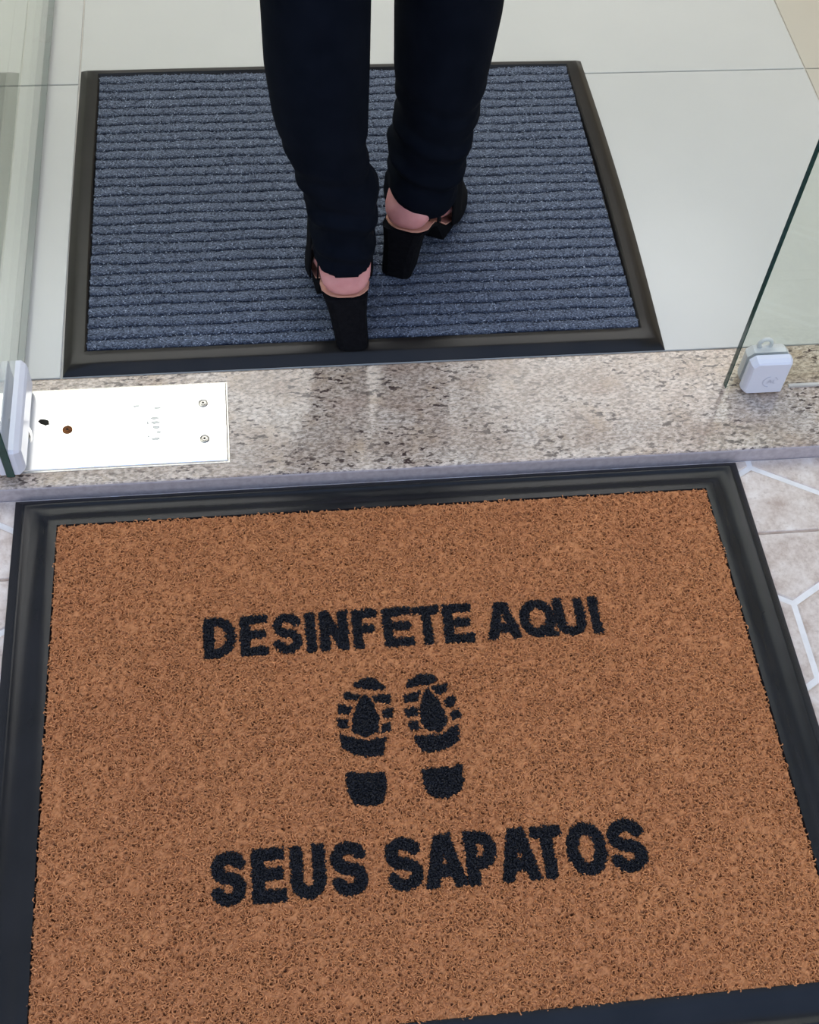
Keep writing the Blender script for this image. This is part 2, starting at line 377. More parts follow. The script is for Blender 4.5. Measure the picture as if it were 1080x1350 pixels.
for i in range(20):
    a = 2*math.pi*i/20; c = Vector((.516+.0085*math.cos(a), .176, .0755+.0085*math.sin(a))); e1 = Vector((math.cos(a), 0, math.sin(a)))
    rr.append([bm.verts.new(c+e1*.0028*math.cos(b_)+Vector((0, 1, 0))*.0028*math.sin(b_)) for b_ in [2*math.pi*j/8 for j in range(8)]])
for i in range(20):
    for j in range(8): bm.faces.new((rr[i][j], rr[i][(j+1) % 8], rr[(i+1) % 20][(j+1) % 8], rr[(i+1) % 20][j]))
from_bm('eyelet', bm, M_CAP, win, True)

# ------------------------------------------------------------------ floor spring cover plate
pl = empty('floor_spring_plate', (-.326, .140, ZG)); tag(pl, 'shiny steel cover plate let into the granite beside the glass door', 'plate')
box('plate', -.453, -.199, .076, .205, ZG-.002, ZG+.0022, M_STEEL, pl, .0012, 2)
ZP = ZG+.0022
box('plate_gap_rim', -.4552, -.1966, .0736, .2073, ZG-.002, ZG+.0006, M_SCREW, pl, .0003, 1)  # thin grey frame added to stand in for the dark gap round the plate
def screw(x, y, rusty=False):
    n = 20
    rings = [[(x+r*math.cos(2*math.pi*i/n), y+r*math.sin(2*math.pi*i/n), ZP+h) for i in range(n)] for r, h in ((.0064, -.001), (.0064, .0008), (.0050, .0012), (.0043, .0003), (.0034, .0003), (.0030, .0014), (.0014, .0014), (.0011, .0004))]
    v, f = loft(rings); s = pydata('screw', v, f, M_RUST if rusty else M_SCREW, pl)
    if rusty: tag(s, 'rusty brown screw')
    v, f = loft([[(x+r*math.cos(2*math.pi*i/8), y+r*math.sin(2*math.pi*i/8), ZP+h) for i in range(8)] for r, h in ((.0018, .0010), (.0016, .0016))])
    pydata('screw_socket', v, f, M_DARK, s)
screw(-.229, .171); screw(-.228, .112); screw(-.401, .138, True)
def blot(name, cx, cy, a, b_, ang, mat, h=.0004, n=14):
    pts = []
    for i in range(n):
        t_ = 2*math.pi*i/n; r = random.uniform(.75, 1.15); x, y = a*r*math.cos(t_), b_*r*math.sin(t_)
        pts.append((cx+x*math.cos(ang)-y*math.sin(ang), cy+x*math.sin(ang)+y*math.cos(ang)))
    v, f = loft([[(*p, ZP-.0003) for p in pts], [(*p, ZP+h) for p in pts]]); return pydata(name, v, f, mat, pl)
blot('worn_slot', -.4315, .1525, .0078, .0048, -.5, M_DARK)
blot('scratch', -.3155, .1715, .0048, .0016, .1, M_STEELMARK)
for (x, y, a, b_) in ((-.288, .167, .005, .002), (-.291, .150, .006, .0022), (-.290, .143, .006, .0025), (-.290, .135, .005, .003), (-.286, .127, .003, .002), (-.290, .116, .006, .0024), (-.300, .143, .0015, .003), (-.299, .121, .002, .0015)):
    blot('worn_emboss', x, y, a, b_, 0, M_STEELMARK, .0002, 10)

# ------------------------------------------------------------------ mats: borders
def border(name, x0, x1, y0, y1, prof, mat, parent, bow=(0, 0, 0, 0), n=24):
    """mitred moulding: prof = (inset left/right, inset front, inset back, height)"""
    rings = []
    for (ix, iyf, iyb, z) in prof:
        X0, X1, Y0, Y1 = x0+ix, x1-ix, y0+iyf, y1-iyb; r = []
        for i in range(n): s = i/n; r.append((X0+(X1-X0)*s, Y0-bow[0]*math.sin(math.pi*s), z))
        for i in range(n): s = i/n; r.append((X1+bow[1]*math.sin(math.pi*s), Y0+(Y1-Y0)*s, z))
        for i in range(n): s = i/n; r.append((X1-(X1-X0)*s, Y1+bow[2]*math.sin(math.pi*s), z))
        for i in range(n): s = i/n; r.append((X0-bow[3]*math.sin(math.pi*s), Y1-(Y1-Y0)*s, z))
        rings.append(r)
    v, f = loft(rings); o = pydata(name, v, f, mat, parent, True); o.data.set_sharp_from_angle(angle=math.radians(38)); return o

# front door mat
FY1, FY0, FXW = .0455, -.668, .464
fm = empty('door_mat', (0, -.31, ZO)); tag(fm, 'brown coil door mat with black lettering and shoe prints outside the granite', 'mat')
prof = [(0, 0, 0, ZO), (0, 0, 0, ZO+.0030), (.0012, .0012, .0012, ZO+.0042), (.0090, .0090, .0070, ZO+.0082), (.0115, .0115, .0090, ZO+.0094), (.0130, .0130, .0105, ZO+.0095), (.0145, .0145, .0120, ZO+.0090), (.0180, .0180, .0145, ZO+.0079),
        (.0230, .0230, .0185, ZO+.0075), (.0300, .0290, .0245, ZO+.0079), (.0350, .0335, .0290, ZO+.0090), (.0385, .0370, .0325, ZO+.0104), (.0410, .0395, .0345, ZO+.0113), (.0440, .0420, .0370, ZO+.0119), (.0500, .0475, .0415, ZO+.0123), (.0535, .0505, .0445, ZO+.0121),
        (.0545, .0515, .0455, ZO+.0095), (.055, .052, .046, ZO+.003)]
border('rubber_border', -FXW, FXW, FY0, FY1, prof, M_RUBBER, fm, (0, .001, 0, .001))
PX, PY1, PY0 = .4095, -.0005, -.617
box('backing', -PX-.001, PX+.001, PY0-.001, PY1+.001, ZO+.002, ZO+.0042, M_COILBASE, fm)

# lettering mask on a half-millimetre grid
G = .0005; gx = np.arange(-PX, PX, G); gy = np.arange(PY0, PY1, G)
lab = np.zeros((len(gy), len(gx)), np.int16)
def stroke_mask(U, V, path, t, butt=True):
    m_ = np.zeros(U.shape, bool)
    for i in range(len(path)-1):
        (ax, ay), (bx, by) = path[i], path[i+1]; L = math.hypot(bx-ax, by-ay)
        if L == 0: continue
        dx, dy = (bx-ax)/L, (by-ay)/L; s = (U-ax)*dx+(V-ay)*dy; p = np.abs(-(U-ax)*dy+(V-ay)*dx)
        m_ |= (p <= t/2) & (s >= 0) & (s <= L)
        if i > 0: m_ |= (U-ax)**2+(V-ay)**2 <= t*t/4
    return m_
def arc(cx, cy, rx, ry, a0, a1, n=14): return [(cx+rx*math.cos(math.radians(a0+(a1-a0)*i/n)), cy+ry*math.sin(math.radians(a0+(a1-a0)*i/n))) for i in range(n+1)]
def glyph(ch, w_, t):
    h = t/2; q = 1-h
    if ch == 'I': return [[(w_/2, 0), (w_/2, 1)]]
    if ch == 'E': return [[(h, 0), (h, 1)], [(0, h), (w_, h)], [(0, q), (w_*.97, q)], [(0, .52), (w_*.92, .52)]]
    if ch == 'F': return [[(h, 0), (h, 1)], [(0, q), (w_, q)], [(0, .50), (w_*.88, .50)]]
    if ch == 'T': return [[(w_/2, 0), (w_/2, 1)], [(0, q), (w_, q)]]
    if ch == 'N': return [[(h, 0), (h, 1)], [(w_-h, 0), (w_-h, 1)], [(h*.9, 1), (w_-h*.9, 0)]]
    if ch == 'A': return [[(h*.85, -.05), (w_/2-.02, 1.05)], [(w_-h*.85, -.05), (w_/2+.02, 1.05)], [(w_*.25, .30), (w_*.75, .30)]]
    if ch == 'U': return [[(h, 1), (h, .36)]+arc(w_/2, .36, w_/2-h, .36-h, 180, 360)+[(w_-h, 1)]]
    if ch in 'OQ':
        a = [arc(w_/2, .5, w_/2-h, .5-h, 0, 360, 40)+arc(w_/2, .5, w_/2-h, .5-h, 0, 20, 2)]
        if ch == 'Q': a.append([(w_*.52, .26), (w_*.98, -.02)])
        return a
    if ch == 'D': r = w_-h-.36*w_; return [[(h, 0), (h, 1)], [(0, q), (.36*w_, q)]+arc(.36*w_, .5, r, .5-h, 90, -90, 24)+[(0, h)]]
    if ch == 'P': return [[(h, 0), (h, 1)], [(0, q), (w_*.5, q)]+arc(w_*.5, (q+.40)/2, w_*.5-h, (q-.40)/2, 90, -90, 18)+[(0, .40)]]
    if ch == 'S':
        c1, c2 = 1-h-(.5-h)/2, h+(.5-h)/2; ry = (.5-h)/2; rx = w_/2-h
        return [arc(w_/2, c1, rx, ry, 12, 180, 16)+arc(w_/2, c1, rx*.98, ry, 180, 262, 8)+arc(w_/2, c2, rx, ry, 82, 0, 8)+arc(w_/2, c2, rx, ry, 0, -170, 16)]
n_lab = 0; names = {}
def put(ch, x0, x1, y0, y1, tw):
    global n_lab
    H = y1-y0; m_ = (gx >= x0-.004) & (gx <= x1+.004); r_ = (gy >= y0-.002) & (gy <= y1+.002)
    U, V = np.meshgrid((gx[m_]-x0)/H, (gy[r_]-y0)/H); w_ = (x1-x0)/H; hit = np.zeros(U.shape, bool)
    for p in glyph(ch, w_, tw/H): hit |= stroke_mask(U, V, p, tw/H)
    hit &= (V >= 0) & (V <= 1)
    n_lab += 1; sub = lab[np.ix_(r_, m_)]; sub[hit & (sub == 0)] = n_lab; lab[np.ix_(r_, m_)] = sub; names[n_lab] = 'letter'
for ch, a, b_ in (('D', -.2347, -.1983), ('E', -.1927, -.1605), ('S', -.1545, -.1211), ('I', -.1169, -.1047), ('N', -.0998, -.0667), ('F', -.0606, -.0322), ('E', -.0248, .0099),
                  ('T', .0115, .0427), ('E', .0468, .0817), ('A', .0979, .1382), ('Q', .1390, .1815), ('U', .182, .2178), ('I', .2240, .2362)):
    s = (a+.235)/.47; put(ch, a, b_, -.1975-.002*s, -.1440-.006*s, .0108)
for ch, a, b_ in (('S', -.232, -.1962), ('E', -.1896, -.1547), ('U', -.1494, -.1132), ('S', -.107, -.0694), ('S', -.0494, -.0111), ('A', -.0090, .0345), ('P', .0356, .0690),
                  ('A', .0715, .1135), ('T', .1080, .1410), ('O', .1448, .1878), ('S', .1912, .2309)):
    s = (a+.232)/.46; put(ch, a, b_, -.4860-.002*s, -.4290-.001*s, .0125)
def pip(poly, U, V):
    ins = np.zeros(U.shape, bool)
    for i in range(len(poly)):
        (x1, y1), (x2, y2) = poly[i], poly[(i+1) % len(poly)]
        if y1 == y2: continue
        ins ^= ((y1 > V) != (y2 > V)) & (U < (x2-x1)*(V-y1)/(y2-y1)+x1)
    return ins
def put_poly(poly, nm):
    global n_lab
    xs, ys = [p[0] for p in poly], [p[1] for p in poly]; m_ = (gx >= min(xs)) & (gx <= max(xs)); r_ = (gy >= min(ys)) & (gy <= max(ys))
    U, V = np.meshgrid(gx[m_], gy[r_]); hit = pip(poly, U, V)
    n_lab += 1; sub = lab[np.ix_(r_, m_)]; sub[hit & (sub == 0)] = n_lab; lab[np.ix_(r_, m_)] = sub; names[n_lab] = nm; return n_lab
LEFT = [[(-.0541, -.2565), (-.0456, -.2698), (-.041, -.2875), (-.0435, -.3044), (-.0588, -.3107), (-.0728, -.302), (-.0697, -.2852), (-.0639, -.2683)],
        [(-.0684, -.2466), (-.0579, -.239), (-.0471, -.2368), (-.0368, -.2421), (-.0298, -.2534), (-.045, -.2525)],
        [(-.0776, -.2526), (-.0595, -.258), (-.0653, -.2643), (-.0783, -.2614)], [(-.0465, -.261), (-.0253, -.2597), (-.0263, -.2714), (-.0428, -.2681)],
        [(-.0849, -.2676), (-.0703, -.2717), (-.0737, -.281), (-.0868, -.2791)], [(-.0369, -.2801), (-.0244, -.2773), (-.0256, -.2887), (-.0359, -.2889)],
        [(-.0881, -.2847), (-.0768, -.2875), (-.0759, -.298), (-.0879, -.2961)], [(-.0375, -.2964), (-.0270, -.2953), (-.0313, -.3064), (-.0402, -.3066)],
        [(-.0862, -.3047), (-.0742, -.3085), (-.0608, -.3143), (-.0469, -.3136), (-.0355, -.3125), (-.0408, -.3336), (-.0539, -.3340), (-.0724, -.3298), (-.0854, -.3197)],
        [(-.0832, -.3508), (-.0410, -.3548), (-.0400, -.3709), (-.0454, -.3883), (-.0574, -.3912), (-.0756, -.3883), (-.0830, -.3727)]]
RIGHT = [[(.018, -.2553), (.0279, -.2699), (.0346, -.2879), (.0348, -.3004), (.0266, -.3102), (.0136, -.3091), (.0053, -.297), (.0064, -.2798), (.0116, -.2647)],
         [(-.0069, -.2534), (-.0020, -.2445), (.0102, -.2371), (.0245, -.2374), (.0304, -.2460), (.0177, -.2504), (.0068, -.2515)],
         [(.0207, -.2547), (.0400, -.2505), (.0415, -.2601), (.0295, -.2641)], [(-.0099, -.262), (.0086, -.2595), (.0048, -.27), (-.0105, -.2713)],
         [(.0338, -.2723), (.0474, -.2670), (.0483, -.2783), (.0373, -.2804)], [(-.0117, -.2794), (.0038, -.2786), (.0036, -.2883), (-.0105, -.2887)],
         [(.0397, -.2893), (.0497, -.2838), (.0511, -.294), (.0414, -.2976)], [(-.0092, -.2968), (.0002, -.2957), (.0053, -.3047), (-.0061, -.3061)],
         [(-.0045, -.3134), (.0139, -.3139), (.0279, -.3141), (.0375, -.3073), (.0480, -.3038), (.0456, -.323), (.0329, -.3300), (.015, -.3350), (.0027, -.3322)],
         [(.0010, -.3537), (.0162, -.3531), (.0317, -.3534), (.0453, -.3513), (.0445, -.3709), (.039, -.3835), (.0237, -.3902), (.0089, -.3863), (.0010, -.3768)]]
prints = []
for foot in (LEFT, RIGHT): prints.append([put_poly(p, 'shoe_print' if i == 0 else 'tread_block') for i, p in enumerate(foot)])
def lab_at(x, y):
    i = np.clip(((y-PY0)/G).astype(int), 0, len(gy)-1); j = np.clip(((x+PX)/G).astype(int), 0, len(gx)-1); return lab[i, j]
ZT = ZO+.0125                                                      # pile top, about z = 0
def curls(n, x, y, rlo, rhi, rad, segs, zlo, zhi, tone, flat=.5):
    C = np.stack([x, y, rng.uniform(zlo, zhi, n)], 1); R = rng.uniform(rlo, rhi, n)
    th0 = rng.uniform(0, 2*math.pi, n); span = rng.uniform(2.2, 4.6, n)
    nr = np.stack([rng.normal(0, flat, n), rng.normal(0, flat, n), np.ones(n)], 1)
    return strands(C, R, th0, th0+span, nr, np.full(n, rad)*rng.uniform(.85, 1.15, n), segs, tone)
NB = 30000
x = rng.uniform(-PX-.001, PX+.001, NB); y = rng.uniform(PY0-.001, PY1+.001, NB)
near = np.zeros(NB, bool)
for k in range(12): near |= lab_at(x+.0034*math.cos(k*math.pi/6), y+.0034*math.sin(k*math.pi/6)) > 0
keep = ~near; n = int(keep.sum())
parts = [curls(n, x[keep], y[keep], .0013, .0030, .00075, 5, ZO+.0103, ZT-.0008, rng.uniform(.45, 1, n))]
x = rng.uniform(-.25, .26, 60000); y = rng.uniform(-.50, -.135, 60000)                    # shorter curls hugging the inlays
near = np.zeros(len(x), bool)
for k in range(12): near |= lab_at(x+.0042*math.cos(k*math.pi/6), y+.0042*math.sin(k*math.pi/6)) > 0
keep = near & (lab_at(x, y) == 0)
for k in range(6): keep &= lab_at(x+.0008*math.cos(k*math.pi/3), y+.0008*math.sin(k*math.pi/3)) == 0
n = int(keep.sum()); parts.append(curls(n, x[keep], y[keep], .0010, .0019, .00085, 4, ZO+.0090, ZT-.0010, rng.uniform(.1, 1, n)))
nxs, nys = 430, 324                                                 # the felted coil sheet: uneven, with small deep pits
sx_, sy_ = np.meshgrid(np.linspace(-PX, PX, nxs), np.linspace(PY0, PY1, nys), indexing='ij')
sx_ = sx_+rng.uniform(-.0007, .0007, sx_.shape); sy_ = sy_+rng.uniform(-.0007, .0007, sx_.shape)
sz_ = ZO+.0103+rng.normal(0, .00045, sx_.shape); pit = rng.uniform(0, 1, sx_.shape)
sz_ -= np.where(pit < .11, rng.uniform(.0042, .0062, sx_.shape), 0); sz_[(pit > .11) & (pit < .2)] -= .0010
sz_ = np.where(lab_at(sx_.ravel(), sy_.ravel()).reshape(sx_.shape) > 0, ZO+.0080, np.maximum(sz_, ZO+.0045))
pk = (pit < .11).ravel(); px_, py_ = sx_.ravel()[pk], sy_.ravel()[pk]; far = np.ones(len(px_), bool)   # loops curled round the pits
for k in range(8): far &= lab_at(px_+.0032*math.cos(k*math.pi/4), py_+.0032*math.sin(k*math.pi/4)) == 0
px_, py_ = px_[far], py_[far]; n = len(px_)
parts.append(curls(n, px_+rng.normal(0, .0003, n), py_+rng.normal(0, .0003, n), .0019, .0027, .00075, 6, ZO+.0103, ZT-.0010, rng.uniform(.3, 1, n), .28))
idx = np.arange(nxs*nys).reshape(nxs, nys)
parts.append((np.stack([sx_, sy_, sz_], 2).reshape(-1, 3), np.stack([idx[:-1, :-1], idx[1:, :-1], idx[1:, 1:], idx[:-1, 1:]], -1).reshape(-1, 4), np.where(pit.ravel() < .11, 0, np.where(pit.ravel() < .2, .12, rng.uniform(.2, .85, nxs*nys)))))  # pit vertices take the dark end of the ramp, painting their shade
off = np.cumsum([0]+[len(p[0]) for p in parts[:-1]])
o = link('coil_pile', fast_mesh('coil_pile', np.concatenate([p[0] for p in parts]), np.concatenate([p[1]+q for p, q in zip(parts, off)]), np.concatenate([p[2] for p in parts])), M_COIL, fm); tag(o, kind='stuff')
# black inlaid letters and prints, each a part of its own
NL = 90000
bx, by = rng.uniform(-.25, .26, NL), rng.uniform(-.50, -.135, NL); bl = lab_at(bx, by)
made = {}
def inlay(i, parent):
    s = bl == i; n = int(s.sum())
    V, Q, A = curls(n, bx[s], by[s], .0010, .0019, .0009, 4, ZO+.0096, ZT-.0006, rng.uniform(0, 1, n))
    c = lab[1::3, 1::3] == i; jj, ii = np.nonzero(c); g = 1.5*G
    cx, cy = gx[1::3][ii], gy[1::3][jj]; z = np.full(len(cx), ZO+.0098); o = len(V)
    V2 = np.stack([np.stack([cx+a*g, cy+b_*g, z], 1) for a, b_ in ((-1, -1), (1, -1), (1, 1), (-1, 1))], 1).reshape(-1, 3)
    V = np.concatenate([V, V2]); Q = np.concatenate([Q, np.arange(len(V2)).reshape(-1, 4)+o]); A = np.concatenate([A, np.full(len(V2), .3)])
    return link(names[i], fast_mesh(names[i], V, Q, A), M_BLACKCOIL, parent)
for i in range(1, prints[0][0]): tag(inlay(i, fm), 'black inlaid letter')
for pr, sd in zip(prints, ('left', 'right')):
    p = inlay(pr[0], fm); tag(p, 'black %s shoe print' % sd)
    for i in pr[1:]: inlay(i, p)

# inner ribbed mat
im = empty('ribbed_mat', (-.003, .55, ZI)); tag(im, 'blue-grey ribbed carpet mat with black rubber edge inside, under the walking person', 'mat')
IX0, IX1, IY0, IY1 = -.4115, .4050, .2300, .8725
prof = [(0, 0, 0, ZI), (0, 0, 0, ZI+.0012), (.0005, .0005, .0005, ZI+.0016), (.010, .0135, .008, ZI+.0088), (.0125, .0165, .010, ZI+.0098), (.020, .025, .0145, ZI+.0104), (.028, .033, .019, ZI+.0112), (.031, .0365, .022, ZI+.0090), (.033, .0385, .024, ZI+.003)]
border('rubber_border', IX0, IX1, IY0, IY1, prof, M_RUBBER_IN, im, (0, .006, .002, .002))
CX0, CX1, CY0, CY1 = IX0+.0315, IX1-.0310, IY0+.0370, IY1-.0225
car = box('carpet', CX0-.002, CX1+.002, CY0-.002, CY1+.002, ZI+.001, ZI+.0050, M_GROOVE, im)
NR = 29; pitch = (CY1-CY0)/NR
ph = rng.uniform(0, 6.28, (NR+1, 4))
def wob(xx, r): return .0010*np.sin(xx*31+ph[r, 0])+.0007*np.sin(xx*83+ph[r, 1])+.0005*np.sin(xx*211+ph[r, 2])+.0004*np.sin(xx*397+ph[r, 3])
nx = 140; xs = np.linspace(CX0, CX1, nx)
for r in range(NR):
    y0 = CY0+r*pitch; lo_e = y0+.0008+wob(xs, r); hi_e = y0+pitch-.0008+wob(xs, r+1)
    ys = np.stack([lo_e, lo_e+.0004, lo_e+(hi_e-lo_e)*.25, lo_e+(hi_e-lo_e)*.75, hi_e-.0004, hi_e], 1)
    zs = ZI+np.array([.0045, .0088, .0104, .0104, .0088, .0045])[None, :]+rng.normal(0, .0003, (nx, 6))
    V = np.stack([np.repeat(xs[:, None], 6, 1), ys, zs], 2).reshape(-1, 3); idx = np.arange(nx*6).reshape(nx, 6)
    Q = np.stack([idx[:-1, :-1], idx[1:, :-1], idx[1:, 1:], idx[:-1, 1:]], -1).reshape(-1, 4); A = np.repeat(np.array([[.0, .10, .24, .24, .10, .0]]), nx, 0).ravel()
    n = 4000; fx = rng.uniform(CX0, CX1, n); k_ = rng.uniform(.03, .97, n)
    fy = np.interp(fx, xs, lo_e)*(1-k_)+np.interp(fx, xs, hi_e)*k_
    tone = np.clip(rng.beta(.9, 1.5, n)*.95+.02, 0, 1)
    C = np.stack([fx, fy, ZI+.0092+rng.uniform(0, .0010, n)-.0014*np.abs(2*k_-1)**4], 1); th0 = rng.uniform(0, 6.28, n)
    nr = np.stack([rng.normal(0, .35, n), rng.normal(0, .35, n), np.ones(n)], 1)
    V2, Q2, A2 = strands(C, rng.uniform(.0010, .0022, n), th0, th0+rng.uniform(1.6, 3.2, n), nr, rng.uniform(.0005, .0009, n), 2, tone)
    Q2 = Q2+len(V)
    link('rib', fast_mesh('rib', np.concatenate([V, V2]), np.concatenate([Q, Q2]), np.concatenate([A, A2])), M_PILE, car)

# ------------------------------------------------------------------ person walking in
per = empty('person', (.01, .38, ZI)); tag(per, 'person seen from behind in black trousers and block-heeled sandals walking over the ribbed mat', 'person')
ZS = ZI+.0130                                                      # carpet surface
# foot sections along its own axis: distance, underside, top, half width
FOOT = [(-.005, .119, .140, .012), (-.002, .114, .150, .0235), (.006, .1115, .162, .0305), (.016, .1105, .182, .0340), (.034, .106, .205, .0345), (.056, .093, .200, .033), (.078, .070, .160, .032),
        (.100, .048, .122, .036), (.125, .036, .092, .040), (.155, .033, .068, .041), (.182, .033, .055, .038), (.200, .034, .048, .030), (.218, .036, .043, .014)]
class Foot:
    def __init__(s, x, y, yaw): s.o = Vector((x, y, 0)); s.f = Vector((math.sin(yaw), math.cos(yaw), 0)); s.r = Vector((math.cos(yaw), -math.sin(yaw), 0))
    def at(s, a, b_, z): return s.o+s.f*a+s.r*b_+Vector((0, 0, z+ZS-.021))
    def sec(s, a):
        q = FOOT
        for i in range(len(q)-1):
            if q[i][0] <= a <= q[i+1][0]:
                k_ = (a-q[i][0])/(q[i+1][0]-q[i][0]); return [q[i][j]+(q[i+1][j]-q[i][j])*k_ for j in range(4)]
        return list(q[-1])
    def foot(s, n=20):
        rings = []
        for a, zb, zt, hw in FOOT:
            r = []
            for k_ in range(n):
                t_ = 2*math.pi*k_/n; c, d = math.cos(t_), math.sin(t_)
                if d < 0: c = math.copysign(abs(c)**.65, c)
                zc = zb+(zt-zb)*.45; z = zc+(d*(zt-zc) if d > 0 else d*(zc-zb)); wd = hw*(1-.5*max(0, d))
                r.append(s.at(a, c*wd, z))
            rings.append(r)
        return loft(rings)
footL, footR = Foot(-.037, .2560, .02), Foot(.0515, .3760, math.radians(24))
# legs: rings of the trouser legs (centre x, centre y, height, half width, half depth)
LEGL = [(-.0370, .3110, .1500, .0410, .0610), (-.0380, .3115, .165, .0400, .0605), (-.0395, .313, .190, .0390, .0575), (-.0385, .313, .222, .0435, .0560), (-.0415, .314, .248, .0480, .055), (-.051, .315, .275, .0455, .057),
        (-.0585, .317, .305, .0485, .060), (-.0645, .320, .350, .0560, .064), (-.0680, .325, .420, .0600, .066), (-.0685, .333, .500, .0605, .066), (-.081, .345, .58, .064, .068), (-.088, .358, .70, .072, .078), (-.080, .368, .82, .085, .090), (-.078, .375, .90, .088, .098)]
LEGR = [(.0745, .424, .130, .0460, .052), (.0775, .424, .158, .0460, .0545), (.0835, .424, .190, .0465, .0545), (.0830, .423, .215, .0525, .053), (.0870, .424, .240, .0520, .055), (.0920, .424, .285, .0530, .058),
        (.0920, .424, .335, .0590, .062), (.0940, .424, .420, .0645, .066), (.0950, .422, .500, .0650, .067), (.106, .418, .58, .066, .069), (.112, .410, .70, .073, .080), (.106, .400, .82, .086, .090), (.104, .390, .90, .088, .098)]
def leg_rings(L, n=40, fold=1.0, seed=0, lift=.008):
    zs = np.concatenate([np.arange(L[0][2], .34, .006), np.arange(.34, L[-1][2]+.001, .02)]); tab = np.array(L); rings = []
    for z in zs:
        cx, cy, hw, hd = [np.interp(z, tab[:, 2], tab[:, j]) for j in (0, 1, 3, 4)]; r = []
        for k_ in range(n):
            a = 2*math.pi*k_/n
            damp = fold*max(0, min(1, (.36-z)/.12))*min(1, (z-L[0][2]+.004)/.02)
            w_ = .0028*math.sin(z*150+2.2*math.sin(a+seed)+seed)*damp+.0016*math.sin(z*260+3*math.cos(a*2+seed))*damp
            e_ = .74 if z < .2 else min(1, .74+(z-.2)*3); ca, sa = [math.copysign(abs(q)**e_, q) for q in (math.cos(a), math.sin(a))]
            r.append((cx+(hw+w_)*ca, cy+(hd+w_)*sa, z+lift*math.cos(a)**2*max(0, (L[0][2]+.045-z)/.045)))
        rings.append(r)
    return loft(rings)
hip = loft([[(.013+rx*math.cos(a), .383+ry*math.sin(a), z) for a in [2*math.pi*k_/40 for k_ in range(40)]] for z, rx, ry in ((.86, .10, .06), (.89, .165, .105), (.93, .178, .118), (.98, .175, .118), (1.04, .150, .105), (1.10, .132, .095), (1.12, .130, .093))])
fuse('trousers', [limb([(-.05, .383, .90), (.085, .389, .90)], [.078, .078]), leg_rings(LEGL, seed=.6), leg_rings(LEGR, seed=2.1, lift=.001), hip], .0036, M_TROUSER, per, 3)
# body: one continuous surface
def E(cx, cy, secs, n=28): return loft([[(cx+dx+rx*math.cos(a), cy+dy+ry*math.sin(a), z) for a in [2*math.pi*k_/n for k_ in range(n)]] for z, rx, ry, dx, dy in secs])
BX, BY = .013, .385
body = [footL.foot(), footR.foot(),
        limb([(-.037, .306, .175), (-.045, .315, .28), (-.066, .325, .42), (-.07, .345, .58), (-.075, .37, .88)], [.030, .036, .050, .052, .070]),
        limb([tuple(footR.at(.042, 0, .17)), (.083, .424, .28), (.092, .424, .42), (.096, .418, .58), (.10, .392, .88)], [.030, .036, .050, .052, .070]),
        E(BX, BY, [(.90, .12, .07, 0, 0), (.94, .150, .10, 0, 0), (1.02, .140, .092, 0, 0), (1.12, .115, .082, 0, .005), (1.22, .128, .088, 0, .01), (1.32, .145, .09, 0, .005), (1.40, .155, .078, 0, 0), (1.45, .11, .06, 0, 0), (1.48, .05, .05, 0, 0)]),
        limb([(BX, BY, 1.44), (BX, BY+.015, 1.53)], [.052, .048]),
        E(BX, BY+.03, [(1.505, .020, .020, 0, .050), (1.515, .042, .045, 0, .032), (1.545, .058, .072, 0, .018), (1.58, .067, .088, 0, .008), (1.62, .072, .094, 0, .002), (1.66, .073, .095, 0, -.002), (1.70, .064, .082, 0, -.004), (1.725, .042, .055, 0, -.004), (1.737, .012, .016, 0, -.004)]),
        limb([(BX, BY+.128, 1.625), (BX, BY+.142, 1.593)], [.009, .013]),
        limb([(BX-.074, BY+.03, 1.635), (BX-.076, BY+.028, 1.60)], [.010, .007]), limb([(BX+.074, BY+.03, 1.635), (BX+.076, BY+.028, 1.60)], [.010, .007])]
for sd, sw in ((-1, .10), (1, -.06)):
    sh, el, wr = Vector((BX+sd*.165, BY, 1.405)), Vector((BX+sd*.205, BY-.02+sw*.4, 1.14)), Vector((BX+sd*.200, BY+sw*1.3+.02, .92))
    body.append(limb([sh, (sh+el)/2, el, (el+wr)/2, wr], [.046, .042, .036, .032, .024]))
    d = (wr-el).normalized(); fwd = Vector((0, 1, 0)); palm = wr+d*.085
    for k_, ln in enumerate((.066, .075, .070, .055)):
        off = fwd*(.030-.020*k_); b0 = palm+off; body.append(limb([wr+d*.01+off*.55, b0, b0+d*ln*.55, b0+d*ln*.85+Vector((-sd*.018, 0, 0))], [.012, .0095, .0085, .0075], 10))
    body.append(limb([wr+d*.015+fwd*.012, wr+d*.045+fwd*.042, wr+d*.085+fwd*.052], [.013, .0105, .0085], 10))
fuse('body', body, .0055, M_SKIN, per, 4)
fuse('blouse', [E(BX, BY, [(1.02, .165, .118, 0, 0), (1.08, .150, .108, 0, 0), (1.14, .132, .097, 0, .003), (1.22, .140, .099, 0, .008), (1.32, .157, .102, 0, .004), (1.40, .166, .088, 0, 0), (1.445, .12, .068, 0, 0), (1.465, .072, .060, 0, 0)])] +
     [limb([(BX+sd*.160, BY, 1.405), (BX+sd*.185, BY-.01+sw*.2, 1.27), (BX+sd*.205, BY-.02+sw*.4, 1.15)], [.056, .052, .048]) for sd, sw in ((-1, .10), (1, -.06))], .008, M_BLOUSE, per, 3)
fuse('hair', [E(BX, BY+.012, [(1.50, .060, .030, 0, -.055), (1.55, .074, .060, 0, -.030), (1.60, .081, .088, 0, -.012), (1.66, .083, .102, 0, -.004), (1.71, .074, .092, 0, -.004), (1.738, .050, .064, 0, -.004), (1.752, .015, .02, 0, -.004)]),
              limb([(BX, BY-.060, 1.60), (BX, BY-.085, 1.50), (BX, BY-.100, 1.36)], [.040, .046, .022])], .007, M_HAIR, per, 3)
